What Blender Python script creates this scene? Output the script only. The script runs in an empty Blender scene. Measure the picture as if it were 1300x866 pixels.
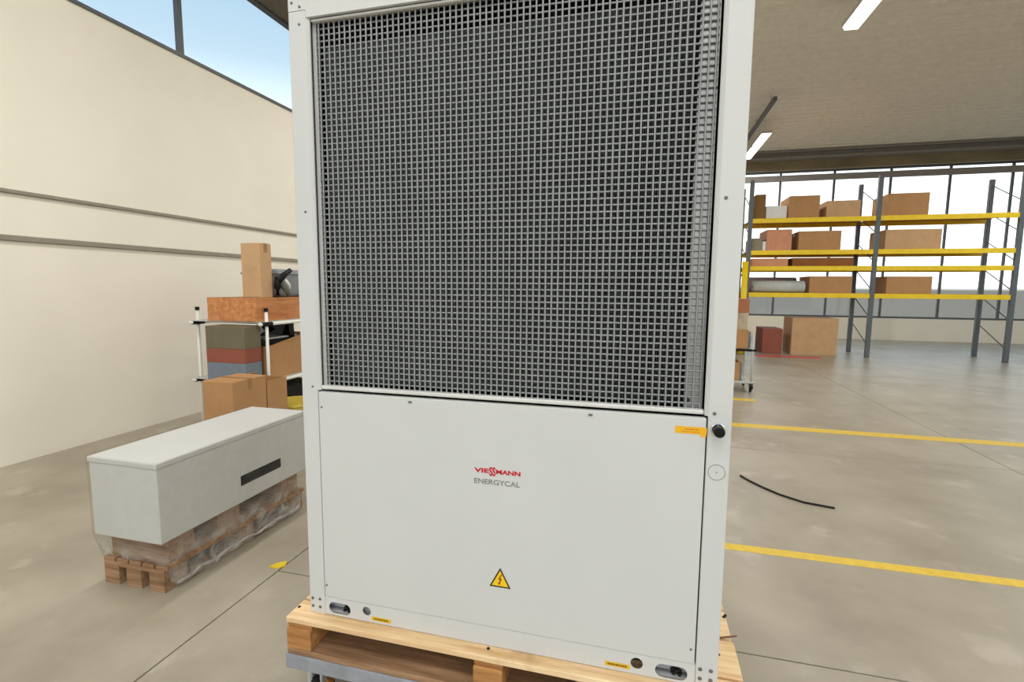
import bpy, bmesh, math, random
from mathutils import Vector, Matrix, noise
random.seed(7)
S = bpy.context.scene
COL = S.collection

# ------------------------------------------------------------------ camera, world, exposure
cam = bpy.data.cameras.new('camera')
cam.sensor_width = 36.0
cam.lens = 635.1 / 1300 * 36
cam.clip_start, cam.clip_end = 0.02, 500
co = bpy.data.objects.new('camera', cam)
COL.objects.link(co)
YAW, PITCH, ROLL = -0.2555994, -0.1069524, 0.0076921
fw = Vector((math.sin(YAW) * math.cos(PITCH), math.cos(YAW) * math.cos(PITCH), math.sin(PITCH)))
rt = Vector((math.cos(YAW), -math.sin(YAW), 0))
up = rt.cross(fw)
rt2 = math.cos(ROLL) * rt + math.sin(ROLL) * up
up2 = rt2.cross(fw)
M = Matrix((rt2, up2, -fw)).transposed().to_4x4()
M.translation = Vector((1.14783, -1.48420, 1.59146))
co.matrix_world = M
S.camera = co

S.view_settings.view_transform = 'Standard'
S.view_settings.look = 'None'
S.view_settings.gamma = 1
S.view_settings.use_curve_mapping = False
S.view_settings.exposure = 0.0

w = bpy.data.worlds.new('hall_sky')
S.world = w
w.use_nodes = True
nt = w.node_tree
nt.nodes.clear()
out = nt.nodes.new('ShaderNodeOutputWorld')
bg = nt.nodes.new('ShaderNodeBackground')
tc = nt.nodes.new('ShaderNodeTexCoord')
sep = nt.nodes.new('ShaderNodeSeparateXYZ')
rmp = nt.nodes.new('ShaderNodeValToRGB')
rmp.color_ramp.elements[0].position = 0.0
rmp.color_ramp.elements[0].color = (0.30, 0.29, 0.27, 1)
rmp.color_ramp.elements[1].position = 0.5
rmp.color_ramp.elements[1].color = (0.46, 0.70, 0.96, 1)
for pos, c in ((0.008, (2.3, 2.28, 2.2, 1)), (0.16, (2.0, 2.05, 2.1, 1)), (0.36, (0.70, 0.90, 1.08, 1))):
    e = rmp.color_ramp.elements.new(pos)
    e.color = c
nt.links.new(tc.outputs['Generated'], sep.inputs[0])
nt.links.new(sep.outputs['Z'], rmp.inputs[0])
nt.links.new(rmp.outputs[0], bg.inputs[0])
bg.inputs[1].default_value = 1.0
nt.links.new(bg.outputs[0], out.inputs[0])
LAMP_POWER = 62.0

# ------------------------------------------------------------------ materials
def srgb(r, g, b):
    f = lambda c: (c / 255 / 12.92) if c / 255 <= 0.04045 else ((c / 255 + 0.055) / 1.055) ** 2.4
    return (f(r), f(g), f(b))


def mat(name, col, rough=0.5, metal=0.0, var=0.06, scale=(8, 8, 8), bump=0.0, bscale=60, spec=0.5, dark=None, detail=4, coords='Object', wear=None):
    m = bpy.data.materials.new(name)
    m.use_nodes = True
    t = m.node_tree
    b = t.nodes['Principled BSDF']
    b.inputs['Roughness'].default_value = rough
    b.inputs['Metallic'].default_value = metal
    b.inputs['Specular IOR Level'].default_value = spec
    tcn = t.nodes.new('ShaderNodeTexCoord')
    mp = t.nodes.new('ShaderNodeMapping')
    mp.inputs['Scale'].default_value = scale
    t.links.new(tcn.outputs[coords], mp.inputs[0])
    n = t.nodes.new('ShaderNodeTexNoise')
    n.inputs['Scale'].default_value = 1.0
    n.inputs['Detail'].default_value = detail
    n.inputs['Roughness'].default_value = 0.6
    t.links.new(mp.outputs[0], n.inputs['Vector'])
    r = t.nodes.new('ShaderNodeValToRGB')
    r.color_ramp.elements[0].position = 0.3
    r.color_ramp.elements[1].position = 0.7
    d = dark if dark else tuple(c * (1 - 2 * var) for c in col)
    r.color_ramp.elements[0].color = (*d, 1)
    r.color_ramp.elements[1].color = (*[min(1, c * (1 + var)) for c in col], 1)
    t.links.new(n.outputs['Fac'], r.inputs[0])
    csock = r.outputs[0]
    if wear:
        n2 = t.nodes.new('ShaderNodeTexNoise')
        n2.inputs['Scale'].default_value = wear[1]
        n2.inputs['Detail'].default_value = 6
        t.links.new(tcn.outputs[coords], n2.inputs['Vector'])
        r2 = t.nodes.new('ShaderNodeValToRGB')
        r2.color_ramp.elements[0].position = wear[2]
        r2.color_ramp.elements[1].position = wear[2] + 0.12
        r2.color_ramp.elements[0].color = (0, 0, 0, 1)
        r2.color_ramp.elements[1].color = (1, 1, 1, 1)
        t.links.new(n2.outputs['Fac'], r2.inputs[0])
        mx = t.nodes.new('ShaderNodeMix')
        mx.data_type = 'RGBA'
        t.links.new(r2.outputs[0], mx.inputs['Factor'])
        t.links.new(csock, mx.inputs['A'])
        mx.inputs['B'].default_value = (*wear[0], 1)
        csock = mx.outputs['Result']
    t.links.new(csock, b.inputs['Base Color'])
    if bump:
        nb = t.nodes.new('ShaderNodeTexNoise')
        nb.inputs['Scale'].default_value = bscale
        nb.inputs['Detail'].default_value = 3
        t.links.new(tcn.outputs[coords], nb.inputs['Vector'])
        bp = t.nodes.new('ShaderNodeBump')
        bp.inputs['Strength'].default_value = bump
        bp.inputs['Distance'].default_value = 0.01
        t.links.new(nb.outputs['Fac'], bp.inputs['Height'])
        t.links.new(bp.outputs[0], b.inputs['Normal'])
    return m


def wood(name, col, dark, stretch=(3, 40, 40), rough=0.7):
    return mat(name, col, rough, var=0.12, scale=stretch, bump=0.25, bscale=40, dark=dark, detail=8, spec=0.2, wear=(tuple(c * 0.82 for c in dark), 5.0, 0.66))


def emit(name, col, st):
    m = bpy.data.materials.new(name)
    m.use_nodes = True
    t = m.node_tree
    t.nodes.clear()
    o = t.nodes.new('ShaderNodeOutputMaterial')
    e = t.nodes.new('ShaderNodeEmission')
    e.inputs[0].default_value = (*col, 1)
    e.inputs[1].default_value = st
    t.links.new(e.outputs[0], o.inputs[0])
    return m


def glassy(name, tint=(0.95, 0.98, 0.98), fac=0.05):
    m = bpy.data.materials.new(name)
    m.use_nodes = True
    t = m.node_tree
    t.nodes.clear()
    o = t.nodes.new('ShaderNodeOutputMaterial')
    a = t.nodes.new('ShaderNodeBsdfTransparent')
    a.inputs[0].default_value = (*tint, 1)
    g = t.nodes.new('ShaderNodeBsdfGlossy')
    g.inputs['Roughness'].default_value = 0.05
    x = t.nodes.new('ShaderNodeMixShader')
    x.inputs[0].default_value = fac
    t.links.new(a.outputs[0], x.inputs[1])
    t.links.new(g.outputs[0], x.inputs[2])
    t.links.new(x.outputs[0], o.inputs[0])
    return m


def film(name):
    m = bpy.data.materials.new(name)
    m.use_nodes = True
    t = m.node_tree
    t.nodes.clear()
    o = t.nodes.new('ShaderNodeOutputMaterial')
    a = t.nodes.new('ShaderNodeBsdfTransparent')
    a.inputs[0].default_value = (0.93, 0.93, 0.91, 1)
    g = t.nodes.new('ShaderNodeBsdfPrincipled')
    g.inputs['Base Color'].default_value = (0.75, 0.72, 0.66, 1)
    g.inputs['Roughness'].default_value = 0.16
    x = t.nodes.new('ShaderNodeMixShader')
    tcn = t.nodes.new('ShaderNodeTexCoord')
    n = t.nodes.new('ShaderNodeTexNoise')
    n.inputs['Scale'].default_value = 9
    n.inputs['Detail'].default_value = 5
    n.inputs['Distortion'].default_value = 1.2
    t.links.new(tcn.outputs['Object'], n.inputs['Vector'])
    r = t.nodes.new('ShaderNodeMapRange')
    r.inputs[1].default_value, r.inputs[2].default_value = 0.35, 0.7
    r.inputs[3].default_value, r.inputs[4].default_value = 0.10, 0.34
    t.links.new(n.outputs['Fac'], r.inputs[0])
    bp = t.nodes.new('ShaderNodeBump')
    bp.inputs['Strength'].default_value = 0.6
    bp.inputs['Distance'].default_value = 0.03
    t.links.new(n.outputs['Fac'], bp.inputs['Height'])
    t.links.new(bp.outputs[0], g.inputs['Normal'])
    sx = t.nodes.new('ShaderNodeSeparateXYZ')
    t.links.new(tcn.outputs['Object'], sx.inputs[0])
    r2 = t.nodes.new('ShaderNodeMapRange')      # bunched, layered film low down, single sheet above
    r2.inputs[1].default_value, r2.inputs[2].default_value = 0.02, -0.10
    r2.inputs[3].default_value, r2.inputs[4].default_value = 0.30, 1.5
    t.links.new(sx.outputs['Z'], r2.inputs[0])
    mm = t.nodes.new('ShaderNodeMath')
    mm.operation = 'MULTIPLY'
    t.links.new(r.outputs[0], mm.inputs[0])
    t.links.new(r2.outputs[0], mm.inputs[1])
    t.links.new(mm.outputs[0], x.inputs[0])
    t.links.new(a.outputs[0], x.inputs[1])
    t.links.new(g.outputs[0], x.inputs[2])
    t.links.new(x.outputs[0], o.inputs[0])
    return m


WHITE = mat('light_grey_powder_coat', srgb(212, 214, 212), 0.42, var=0.012, scale=(3, 3, 3), bump=0.03, bscale=900)
INNER = mat('grey_primer_sheet', srgb(190, 192, 194), 0.5)
GALV = mat('galvanised_sheet', srgb(190, 190, 186), 0.38, metal=0.75, var=0.10, scale=(60, 60, 60), bump=0.05, bscale=80)
ZEDGE = mat('bright_zinc_edge', srgb(226, 226, 223), 0.4, metal=0.2, var=0.04)
GALV_L = mat('bright_galvanised_sheet', srgb(172, 169, 165), 0.33, metal=0.55, var=0.10, scale=(50, 50, 50), bump=0.06, bscale=70)
WIRE = mat('zinc_plated_wire', srgb(152, 156, 155), 0.45, metal=0.30, var=0.05)
FIN = mat('aluminium_fin', srgb(150, 153, 152), 0.5, metal=0.3, var=0.05)
BLACK = mat('black_plastic', srgb(12, 12, 13), 0.45, var=0.1, spec=0.25)
DARK = mat('matte_black_and_void_shade', srgb(14, 14, 15), 0.8, var=0.1)  # matte black goods; inside the heat pump it stands in for shade
CHROME = mat('polished_steel', srgb(205, 205, 205), 0.22, metal=0.9, var=0.03)
SCREW = mat('zinc_screw', srgb(120, 120, 118), 0.4, metal=0.6, var=0.1)
ORANGE = mat('orange_yellow_sticker', srgb(246, 184, 24), 0.5, var=0.03)
YELLOW = mat('yellow_sticker', srgb(232, 190, 30), 0.5, var=0.04)
OLIVE = mat('sticker_print', srgb(120, 92, 20), 0.6, var=0.05)
RED = mat('red_logo_ink', srgb(200, 12, 34), 0.5, var=0.02)
GREYINK = mat('grey_logo_ink', srgb(128, 130, 130), 0.5, var=0.02)
BLACKINK = mat('black_ink', srgb(38, 34, 26), 0.5, var=0.02)
BOLTINK = mat('dark_orange_ink', srgb(150, 62, 14), 0.5, var=0.02)
PINE = wood('pine_top', srgb(242, 216, 174), srgb(214, 172, 122))
PINE_D = wood('brown_pine', srgb(196, 146, 92), srgb(156, 106, 60))
PINE_OLD = wood('aged_pine', srgb(172, 138, 106), srgb(122, 92, 66))
ORANGE_WOOD = wood('orange_stained_pine', srgb(212, 150, 100), srgb(184, 118, 72), (20, 2.5, 20))
STEEL_B = mat('worn_blue_grey_steel', srgb(154, 158, 165), 0.5, var=0.12, scale=(14, 14, 14), bump=0.15, bscale=30, wear=(srgb(185, 182, 172), 18.0, 0.64))
PALEGREY = mat('pale_grey_steel', srgb(196, 200, 196), 0.45, var=0.05)
RUST = mat('orange_brown_wheel', srgb(150, 96, 40), 0.6, var=0.15)
CONC = mat('sealed_concrete', srgb(176, 167, 150), 0.38, var=0.10, scale=(1.3, 1.3, 1.3), bump=0.08, bscale=25, dark=srgb(152, 142, 124), detail=9, wear=(srgb(188, 179, 163), 3.1, 0.60))
CONC_J = mat('joint_concrete', srgb(118, 106, 86), 0.8, var=0.1)
LINE = mat('yellow_floor_paint', srgb(236, 200, 66), 0.5, var=0.06, scale=(20, 20, 20), wear=(srgb(196, 176, 110), 12, 0.66))
CREAM = mat('cream_wall_paint', srgb(246, 240, 225), 0.8, var=0.025, scale=(0.6, 0.6, 0.6))
CONDUIT = mat('grey_brown_conduit', srgb(150, 142, 128), 0.6, var=0.05)
FRAME = mat('dark_grey_window_frame', srgb(92, 94, 98), 0.5, var=0.05)
BEAM = mat('grey_beam_paint', srgb(150, 146, 144), 0.6, var=0.05)
LINTEL = mat('brown_grey_lintel', srgb(128, 120, 108), 0.7, var=0.06)
PANEL_O = mat('olive_brown_panel', srgb(150, 138, 112), 0.7, var=0.15, scale=(1, 1, 1))
DECK = mat('beige_roof_deck', srgb(240, 235, 225), 0.7, var=0.04)
CARD = mat('cardboard', srgb(188, 144, 100), 0.8, var=0.05, scale=(5, 5, 5), bump=0.05, bscale=40, spec=0.15)
CARD_P = mat('pale_cardboard', srgb(206, 168, 128), 0.8, var=0.05, scale=(5, 5, 5), spec=0.15)
CARD_D = mat('dark_cardboard', srgb(150, 98, 58), 0.85, var=0.08, spec=0.1)
TAPE = mat('brown_packing_tape', srgb(164, 122, 78), 0.3, var=0.03)
PIPE = mat('white_pipe', srgb(240, 240, 232), 0.35, var=0.02)
GREYBIN = mat('slate_grey_plastic', srgb(136, 140, 147), 0.55, var=0.08)
GREYGREEN = mat('grey_green_handle', srgb(104, 108, 94), 0.5, var=0.08)
YPLAST = mat('yellow_plastic', srgb(226, 204, 92), 0.35, var=0.06, bump=0.3, bscale=9)
FILM = film('clear_plastic_film')
GLASS = glassy('window_glass')
LAMP = emit('lamp_diffuser', (1.0, 0.97, 0.9), 3.0)
RACK_Y = mat('rack_yellow', srgb(250, 214, 20), 0.4, var=0.05)
RACK_G = mat('rack_grey_steel', srgb(96, 104, 110), 0.45, var=0.06)
WHITEBOX = mat('white_carton', srgb(232, 232, 230), 0.7, var=0.03)
BLUEGREY = mat('blue_grey_bin', srgb(120, 132, 146), 0.5, var=0.05)
REDBR = mat('red_brown_carton', srgb(150, 84, 66), 0.75, var=0.06)
PURPLE = mat('grey_violet_wrap', srgb(140, 126, 130), 0.4, var=0.06)
REDP = mat('red_floor_paint', srgb(222, 92, 92), 0.5, var=0.05)
SALMON = mat('salmon_carton', srgb(214, 150, 116), 0.7, var=0.05)
RUBBER = mat('black_rubber', srgb(24, 23, 22), 0.7, var=0.1)


# ------------------------------------------------------------------ mesh helpers
class MB:
    def __init__(s):
        s.bm = bmesh.new()

    def box(s, a, b, bev=0.0, rot=None, seg=1):
        a, b = Vector(a), Vector(b)
        lo = Vector((min(a.x, b.x), min(a.y, b.y), min(a.z, b.z)))
        hi = Vector((max(a.x, b.x), max(a.y, b.y), max(a.z, b.z)))
        r = bmesh.ops.create_cube(s.bm, size=1)
        vs = r['verts']
        c = (lo + hi) / 2
        d = hi - lo
        for v in vs:
            v.co = Vector((v.co.x * d.x, v.co.y * d.y, v.co.z * d.z))
        if bev > 0:
            es = list({e for v in vs for e in v.link_edges})
            rr = bmesh.ops.bevel(s.bm, geom=es, offset=bev, segments=seg, affect='EDGES', profile=0.6)
            vs = list({v for f in rr['faces'] for v in f.verts} | {v for v in vs if v.is_valid})
        if rot is not None:
            for v in vs:
                v.co = rot @ v.co
        for v in vs:
            v.co = v.co + c
        return s

    def cyl(s, p, q, r, n=12, r2=None, cap=True):
        p, q = Vector(p), Vector(q)
        d = q - p
        res = bmesh.ops.create_cone(s.bm, cap_ends=cap, cap_tris=False, segments=n, radius1=r, radius2=r if r2 is None else r2, depth=d.length)
        mtx = Matrix.Translation((p + q) / 2) @ d.to_track_quat('Z', 'Y').to_matrix().to_4x4()
        bmesh.ops.transform(s.bm, matrix=mtx, verts=res['verts'])
        return s

    def tube(s, pts, r, n=8):
        pts = [Vector(p) for p in pts]
        rings = []
        for i, p in enumerate(pts):
            t = (pts[min(i + 1, len(pts) - 1)] - pts[max(i - 1, 0)]).normalized()
            u = t.cross(Vector((0, 0, 1)))
            if u.length < 1e-3:
                u = t.cross(Vector((0, 1, 0)))
            u.normalize()
            v = t.cross(u)
            rad = r[i] if isinstance(r, (list, tuple)) else r
            rings.append([s.bm.verts.new(p + (u * math.cos(2 * math.pi * k / n) + v * math.sin(2 * math.pi * k / n)) * rad) for k in range(n)])
        for a, b in zip(rings, rings[1:]):
            for k in range(n):
                s.bm.faces.new((a[k], a[(k + 1) % n], b[(k + 1) % n], b[k]))
        s.bm.faces.new(rings[0])
        s.bm.faces.new(rings[-1][::-1])
        return s

    def prism(s, poly, axis, a, b):
        """closed polygon of 2-D points extruded along an axis from a to b"""
        def P(u, v, w_):
            return {'x': (w_, u, v), 'y': (u, w_, v), 'z': (u, v, w_)}[axis]
        A = [s.bm.verts.new(P(u, v, a)) for u, v in poly]
        B = [s.bm.verts.new(P(u, v, b)) for u, v in poly]
        n = len(poly)
        s.bm.faces.new(A)
        s.bm.faces.new(B[::-1])
        for i in range(n):
            s.bm.faces.new((A[i], B[i], B[(i + 1) % n], A[(i + 1) % n]))
        return s

    def lathe(s, c, axis, prof, n=20):
        """profile of (radius, offset along axis) about axis through c"""
        c = Vector(c)
        ax = {'x': Vector((1, 0, 0)), 'y': Vector((0, 1, 0)), 'z': Vector((0, 0, 1))}[axis]
        u = Vector((0, 0, 1)) if axis != 'z' else Vector((1, 0, 0))
        v = ax.cross(u)
        rings = [[s.bm.verts.new(c + ax * o + (u * math.cos(2 * math.pi * k / n) + v * math.sin(2 * math.pi * k / n)) * r) for k in range(n)] for r, o in prof]
        for a, b in zip(rings, rings[1:]):
            for k in range(n):
                s.bm.faces.new((a[k], a[(k + 1) % n], b[(k + 1) % n], b[k]))
        if prof[0][0] > 1e-6:
            s.bm.faces.new(rings[0][::-1])
        if prof[-1][0] > 1e-6:
            s.bm.faces.new(rings[-1])
        return s

    def jitter(s, amt, sc=4):
        for v in s.bm.verts:
            v.co += noise.noise_vector(v.co * sc) * amt
        return s

    def build(s, name, m, parent=None, smooth=False):
        bmesh.ops.recalc_face_normals(s.bm, faces=s.bm.faces)
        me = bpy.data.meshes.new(name)
        off = wloc(parent) if parent else Vector()
        for v in s.bm.verts:
            v.co -= off
        s.bm.to_mesh(me)
        s.bm.free()
        return link(name, me, m, parent, smooth)


def wloc(o):
    v = Vector()
    while o:
        v += o.location
        o = o.parent
    return v


def link(name, me, m, parent=None, smooth=False):
    me.materials.clear()
    me.materials.append(m)
    if smooth:
        for p in me.polygons:
            p.use_smooth = True
    o = bpy.data.objects.new(name, me)
    COL.objects.link(o)
    if parent:
        o.parent = parent
    return o


def thing(name, label, cat, loc, group=None):
    o = bpy.data.objects.new(name, None)
    o.empty_display_size = 0.1
    COL.objects.link(o)
    o.location = loc
    return tag(o, label, cat, group)


def tag(o, label, cat, group=None):
    o['label'] = label
    o['category'] = cat
    if group:
        o['group'] = group
    return o


def struct(o):
    o['kind'] = 'structure'
    return o


def origin_to(o, loc):
    """move a parentless mesh's origin, geometry unmoved"""
    loc = Vector(loc)
    o.data.transform(Matrix.Translation(o.location - loc))
    o.location = loc
    return o


def curve_shape(splines, depth, name='shape'):
    """flat 2-D shape with holes, (x, z) points, extruded to depth along +y from y=0"""
    cu = bpy.data.curves.new(name, 'CURVE')
    cu.dimensions = '2D'
    cu.fill_mode = 'BOTH'
    cu.extrude = depth / 2
    for pts in splines:
        sp = cu.splines.new('POLY')
        sp.points.add(len(pts) - 1)
        for p, (x, y) in zip(sp.points, pts):
            p.co = (x, y, 0, 1)
        sp.use_cyclic_u = True
    return curve_mesh(cu, name, depth)


def curve_mesh(cu, name, depth):
    ob = bpy.data.objects.new(name, cu)
    COL.objects.link(ob)
    dg = bpy.context.evaluated_depsgraph_get()
    me = bpy.data.meshes.new_from_object(ob.evaluated_get(dg))
    bpy.data.objects.remove(ob)
    bpy.data.curves.remove(cu)
    # curve plane xy -> world xz, facing -y
    me.transform(Matrix(((1, 0, 0, 0), (0, 0, -1, depth / 2), (0, 1, 0, 0), (0, 0, 0, 1))))
    return me


def text_mesh(body, x0, x1, z0, z1, y, depth=0.0006, bold=0.0, spacing=1.0):
    cu = bpy.data.curves.new('lettering', 'FONT')
    cu.body = body
    cu.extrude = depth / 2
    cu.offset = bold
    cu.space_character = spacing
    me = curve_mesh(cu, 'lettering', depth)
    xs = [v.co.x for v in me.vertices]
    zs = [v.co.z for v in me.vertices]
    ax, bx, az, bz = min(xs), max(xs), min(zs), max(zs)
    for v in me.vertices:
        v.co.x = x0 + (v.co.x - ax) / (bx - ax) * (x1 - x0)
        v.co.z = z0 + (v.co.z - az) / (bz - az) * (z1 - z0)
        v.co.y += y
    return me


def put(me, name, m, parent, smooth=False):
    me.transform(Matrix.Translation(-wloc(parent)))
    return link(name, me, m, parent, smooth)


def dup(root, loc, label=None):
    r = root.copy()
    COL.objects.link(r)
    r.location = loc
    if label:
        r['label'] = label
    for ch in list(root.children):
        c = ch.copy()
        COL.objects.link(c)
        c.parent = r
        for g in list(ch.children):
            d = g.copy()
            COL.objects.link(d)
            d.parent = c
    return r


def circle(cx, cz, r, n=24):
    return [(cx + r * math.cos(2 * math.pi * k / n), cz + r * math.sin(2 * math.pi * k / n)) for k in range(n)]


def obround(cx, cz, wd, ht, n=10):
    r = ht / 2
    h = wd / 2 - r
    return [(cx + h + r * math.cos(-math.pi / 2 + math.pi * k / n), cz + r * math.sin(-math.pi / 2 + math.pi * k / n)) for k in range(n + 1)] + \
           [(cx - h + r * math.cos(math.pi / 2 + math.pi * k / n), cz + r * math.sin(math.pi / 2 + math.pi * k / n)) for k in range(n + 1)]


# ------------------------------------------------------------------ the hall
XL, XR, YF, YB, ZC = -4.2, 14.0, 17.0, -9.0, 6.0
ZS = 0.0
floor = struct(MB().box((XL, YB, -0.12), (XR, YF, -0.012)).build('floor', CONC_J))
gx = [XL, -0.785, 4.4, 9.2, XR]
gy = [YB, -4.6, 0.755, 3.83, 8.3, 12.6, YF]
for i in range(len(gx) - 1):
    gy = [YB, -4.6, 3.83, 8.3, 12.6, YF] if i == 0 else [YB, -4.6, 0.755, 3.83, 8.3, 12.6, YF]
    for j in range(len(gy) - 1):
        g = 0.004
        MB().box((gx[i] + g, gy[j] + g, -0.0125), (gx[i + 1] - g, gy[j + 1] - g, 0.0), 0.003).build('floor_slab', CONC, floor)
for (x0, x1, y0, y1) in ((1.62, 6.6, 1.68, 1.76), (2.0, 8.0, 4.675, 4.845), (1.9, 2.75, 6.16, 6.32)):
    MB().box((x0, y0, -0.002), (x1, y1, 0.0015)).build('painted_line', LINE, floor)
MB().box((3.8, 11.4, -0.002), (5.2, 11.75, 0.0015)).build('painted_line', REDP, floor)

# left wall: cream below, strip window, lintel above
WZ0, WZ1 = 4.25, 5.58
wl = struct(MB().box((XL - 0.2, YB, 0), (XL, YF, WZ0)).build('wall_left', CREAM))
MB().box((XL - 0.2, YB, WZ1), (XL, YF, ZC)).build('lintel', LINTEL, wl)
for z, zz in ((2.385, 0.035), (1.985, 0.05)):
    MB().box((XL - 0.01, YB, z - zz / 2), (XL + 0.03, YF, z + zz / 2), 0.006).build('cable_conduit', CONDUIT, wl)
win = struct(MB().box((XL - 0.14, YB, WZ0), (XL + 0.02, YF, WZ0 + 0.035)).box((XL - 0.14, YB, WZ1 - 0.03), (XL - 0.06, YF, WZ1)).build('window_1', FRAME))
ys = [YB + 0.05, -6.0, -3.6, -1.2, 1.2, 3.6, 6.0, 8.4, 10.8, 13.2, 15.6, YF - 0.05]
for y in ys:
    MB().box((XL - 0.13, y - 0.03, WZ0 + 0.03), (XL - 0.07, y + 0.03, WZ1 - 0.025)).build('mullion', FRAME, win)
for a, b in zip(ys, ys[1:]):
    MB().box((XL - 0.104, a + 0.025, WZ0 + 0.03), (XL - 0.098, b - 0.025, WZ1 - 0.025)).build('pane', GLASS, win)

# far wall with the big windows
wb = struct(MB().box((XL, YF, 0), (XR, YF + 0.2, 0.7)).box((XL, YF, 0.7), (2.2, YF + 0.2, 5.43)).box((13.2, YF, 0.7), (XR, YF + 0.2, 5.43))
            .box((XL, YF, 5.43), (XR, YF + 0.2, ZC)).build('wall_far', CREAM))
MB().box((XL, YF - 0.03, 5.44), (XR, YF + 0.01, 5.73)).build('upper_panel', PANEL_O, wb)
struct(MB().box((XL, YF - 0.35, 5.73), (XR, YF - 0.02, 5.79)).box((XL, YF - 0.22, 5.79), (XR, YF - 0.15, 5.93)).box((XL, YF - 0.35, 5.93), (XR, YF - 0.02, 5.99)).build('trim_1', BEAM))
struct(MB().box((XL, YF - 0.12, 5.08), (XR, YF - 0.01, 5.26)).build('trim_2', BEAM))
w2 = struct(MB().box((2.2, YF + 0.02, 0.7), (13.2, YF + 0.12, 0.76)).box((2.2, YF + 0.02, 5.37), (13.2, YF + 0.12, 5.43)).build('window_2', FRAME))
xs = [2.23 + i * 1.566 for i in range(8)]
for x in xs:
    MB().box((x - 0.03, YF + 0.04, 0.75), (x + 0.03, YF + 0.10, 5.38)).build('mullion', FRAME, w2)
for a, b in zip(xs, xs[1:]):
    MB().box((a + 0.025, YF + 0.067, 0.75), (b - 0.025, YF + 0.073, 5.38)).build('pane', GLASS, w2)
# right wall, strip window high up
wr = struct(MB().box((XR, YB, 0), (XR + 0.2, YF, 2.4)).box((XR, YB, 5.2), (XR + 0.2, YF, ZC)).build('wall_right', CREAM))
w3 = struct(MB().box((XR + 0.02, YB, 2.4), (XR + 0.12, YF, 2.46)).box((XR + 0.02, YB, 5.14), (XR + 0.12, YF, 5.2)).build('window_3', FRAME))
ys3 = [YB + 0.05 + i * 2.59 for i in range(11)]
for y in ys3:
    MB().box((XR + 0.04, y - 0.03, 2.45), (XR + 0.10, y + 0.03, 5.15)).build('mullion', FRAME, w3)
for a, b in zip(ys3, ys3[1:]):
    MB().box((XR + 0.067, a + 0.025, 2.45), (XR + 0.073, b - 0.025, 5.15)).build('pane', GLASS, w3)
# roof deck: trapezoid corrugation running across the hall
prof = []
y = YB
while y < YF + 0.2:
    prof += [(y, ZC), (y + 0.13, ZC), (y + 0.17, ZC + 0.06), (y + 0.26, ZC + 0.06)]
    y += 0.30
poly = prof + [(prof[-1][0], ZC + 0.12), (YB, ZC + 0.12)]
struct(MB().prism(poly, 'x', XL - 0.2, XR + 0.2).build('ceiling', DECK))


def ceiling_lamp(x, y0, label, group=None):
    z = 5.6
    t = thing('ceiling_lamp', label, 'lamp', (x, y0 + 0.6, z), group)
    MB().box((x - 0.13, y0, z), (x + 0.13, y0 + 1.2, z + 0.06), 0.01).build('housing', PALEGREY, t)
    MB().prism([(x - 0.12, z), (x - 0.09, z - 0.05), (x + 0.09, z - 0.05), (x + 0.12, z)], 'y', y0 + 0.02, y0 + 1.18).build('diffuser', LAMP, t)
    for k in (0.25, 0.95):
        MB().cyl((x, y0 + k, z + 0.05), (x, y0 + k, ZC + 0.01), 0.004, 6).build('hanger', PALEGREY, t)
    li = bpy.data.lights.new('lamp_light', 'AREA')
    li.shape = 'RECTANGLE'
    li.size, li.size_y = 0.18, 1.15
    li.energy = LAMP_POWER
    li.color = (1.0, 0.985, 0.955)
    lo = bpy.data.objects.new('lamp_light', li)
    COL.objects.link(lo)
    lo.parent = t
    lo.location = (0, 0, -0.07)
    return t


ceiling_lamp(4.08, 13.15, 'white tube lamp under the roof deck, nearer of the two lamps in line')
ceiling_lamp(4.08, 14.5, 'white tube lamp under the roof deck, farther of the two in line')
ceiling_lamp(4.08, 6.5, 'added white tube lamp under the roof deck, nearest of those in view')  # extra lamp added for more light in the hall
tr_ = thing('cable_trunking', 'dark cable trunking hung under the roof deck beside the tube lamps', 'trunking', (3.8, 13.6, 5.75))
MB().box((3.78, 11.2, 5.76), (3.86, 16.6, 5.84)).build('trunking_body', FRAME, tr_)
for y in (11.6, 13.2, 14.8, 16.4):
    MB().cyl((3.82, y, 5.83), (3.82, y, ZC + 0.01), 0.006, 6).build('hanger', FRAME, tr_)
for x, y in ((4.08, 0.2), (4.08, -3.4), (-1.6, 9.5), (-1.6, 5.0), (-1.6, 0.2), (-1.6, -3.4), (9.2, 9.0), (9.2, 2.5), (9.2, -3.4), (1.2, -3.4), (1.2, -6.4)):  # unseen lamps, added only to raise the hall's light level
    ceiling_lamp(x, y, 'added white tube lamp to light the hall, outside the picture or behind the heat pump', 'added roof lamps out of sight')

# ------------------------------------------------------------------ the trolley under the pallet
ZB = 0.40
PT = ZB
PX0, PX1, PY0, PY1 = -0.069, 1.477, -0.049, 1.13
PB = ZB - 0.144
TB = PB - 0.057
tr = thing('platform_trolley', 'worn blue-grey steel platform trolley on casters carrying the wooden pallet', 'trolley', (0.7, 0.54, 0))
MB().box((PX0 - 0.006, PY0 - 0.002, TB), (PX1, PY0 + 0.05, PB), 0.006, seg=2).build('frame_beam', STEEL_B, tr)
MB().box((PX0 - 0.006, PY1 - 0.05, TB), (PX1, PY1, PB), 0.006, seg=2).build('frame_beam', STEEL_B, tr)
for x in (PX0 - 0.004, 0.68, PX1 - 0.052):
    MB().box((x, PY0 + 0.05, TB), (x + 0.05, PY1 - 0.05, PB - 0.002), 0.004).build('frame_beam', STEEL_B, tr)
MB().box((PX0 + 0.046, PY0 + 0.05, PB - 0.02), (0.68, PY1 - 0.05, PB - 0.002)).build('deck_plate', PINE_OLD, tr)
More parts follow.
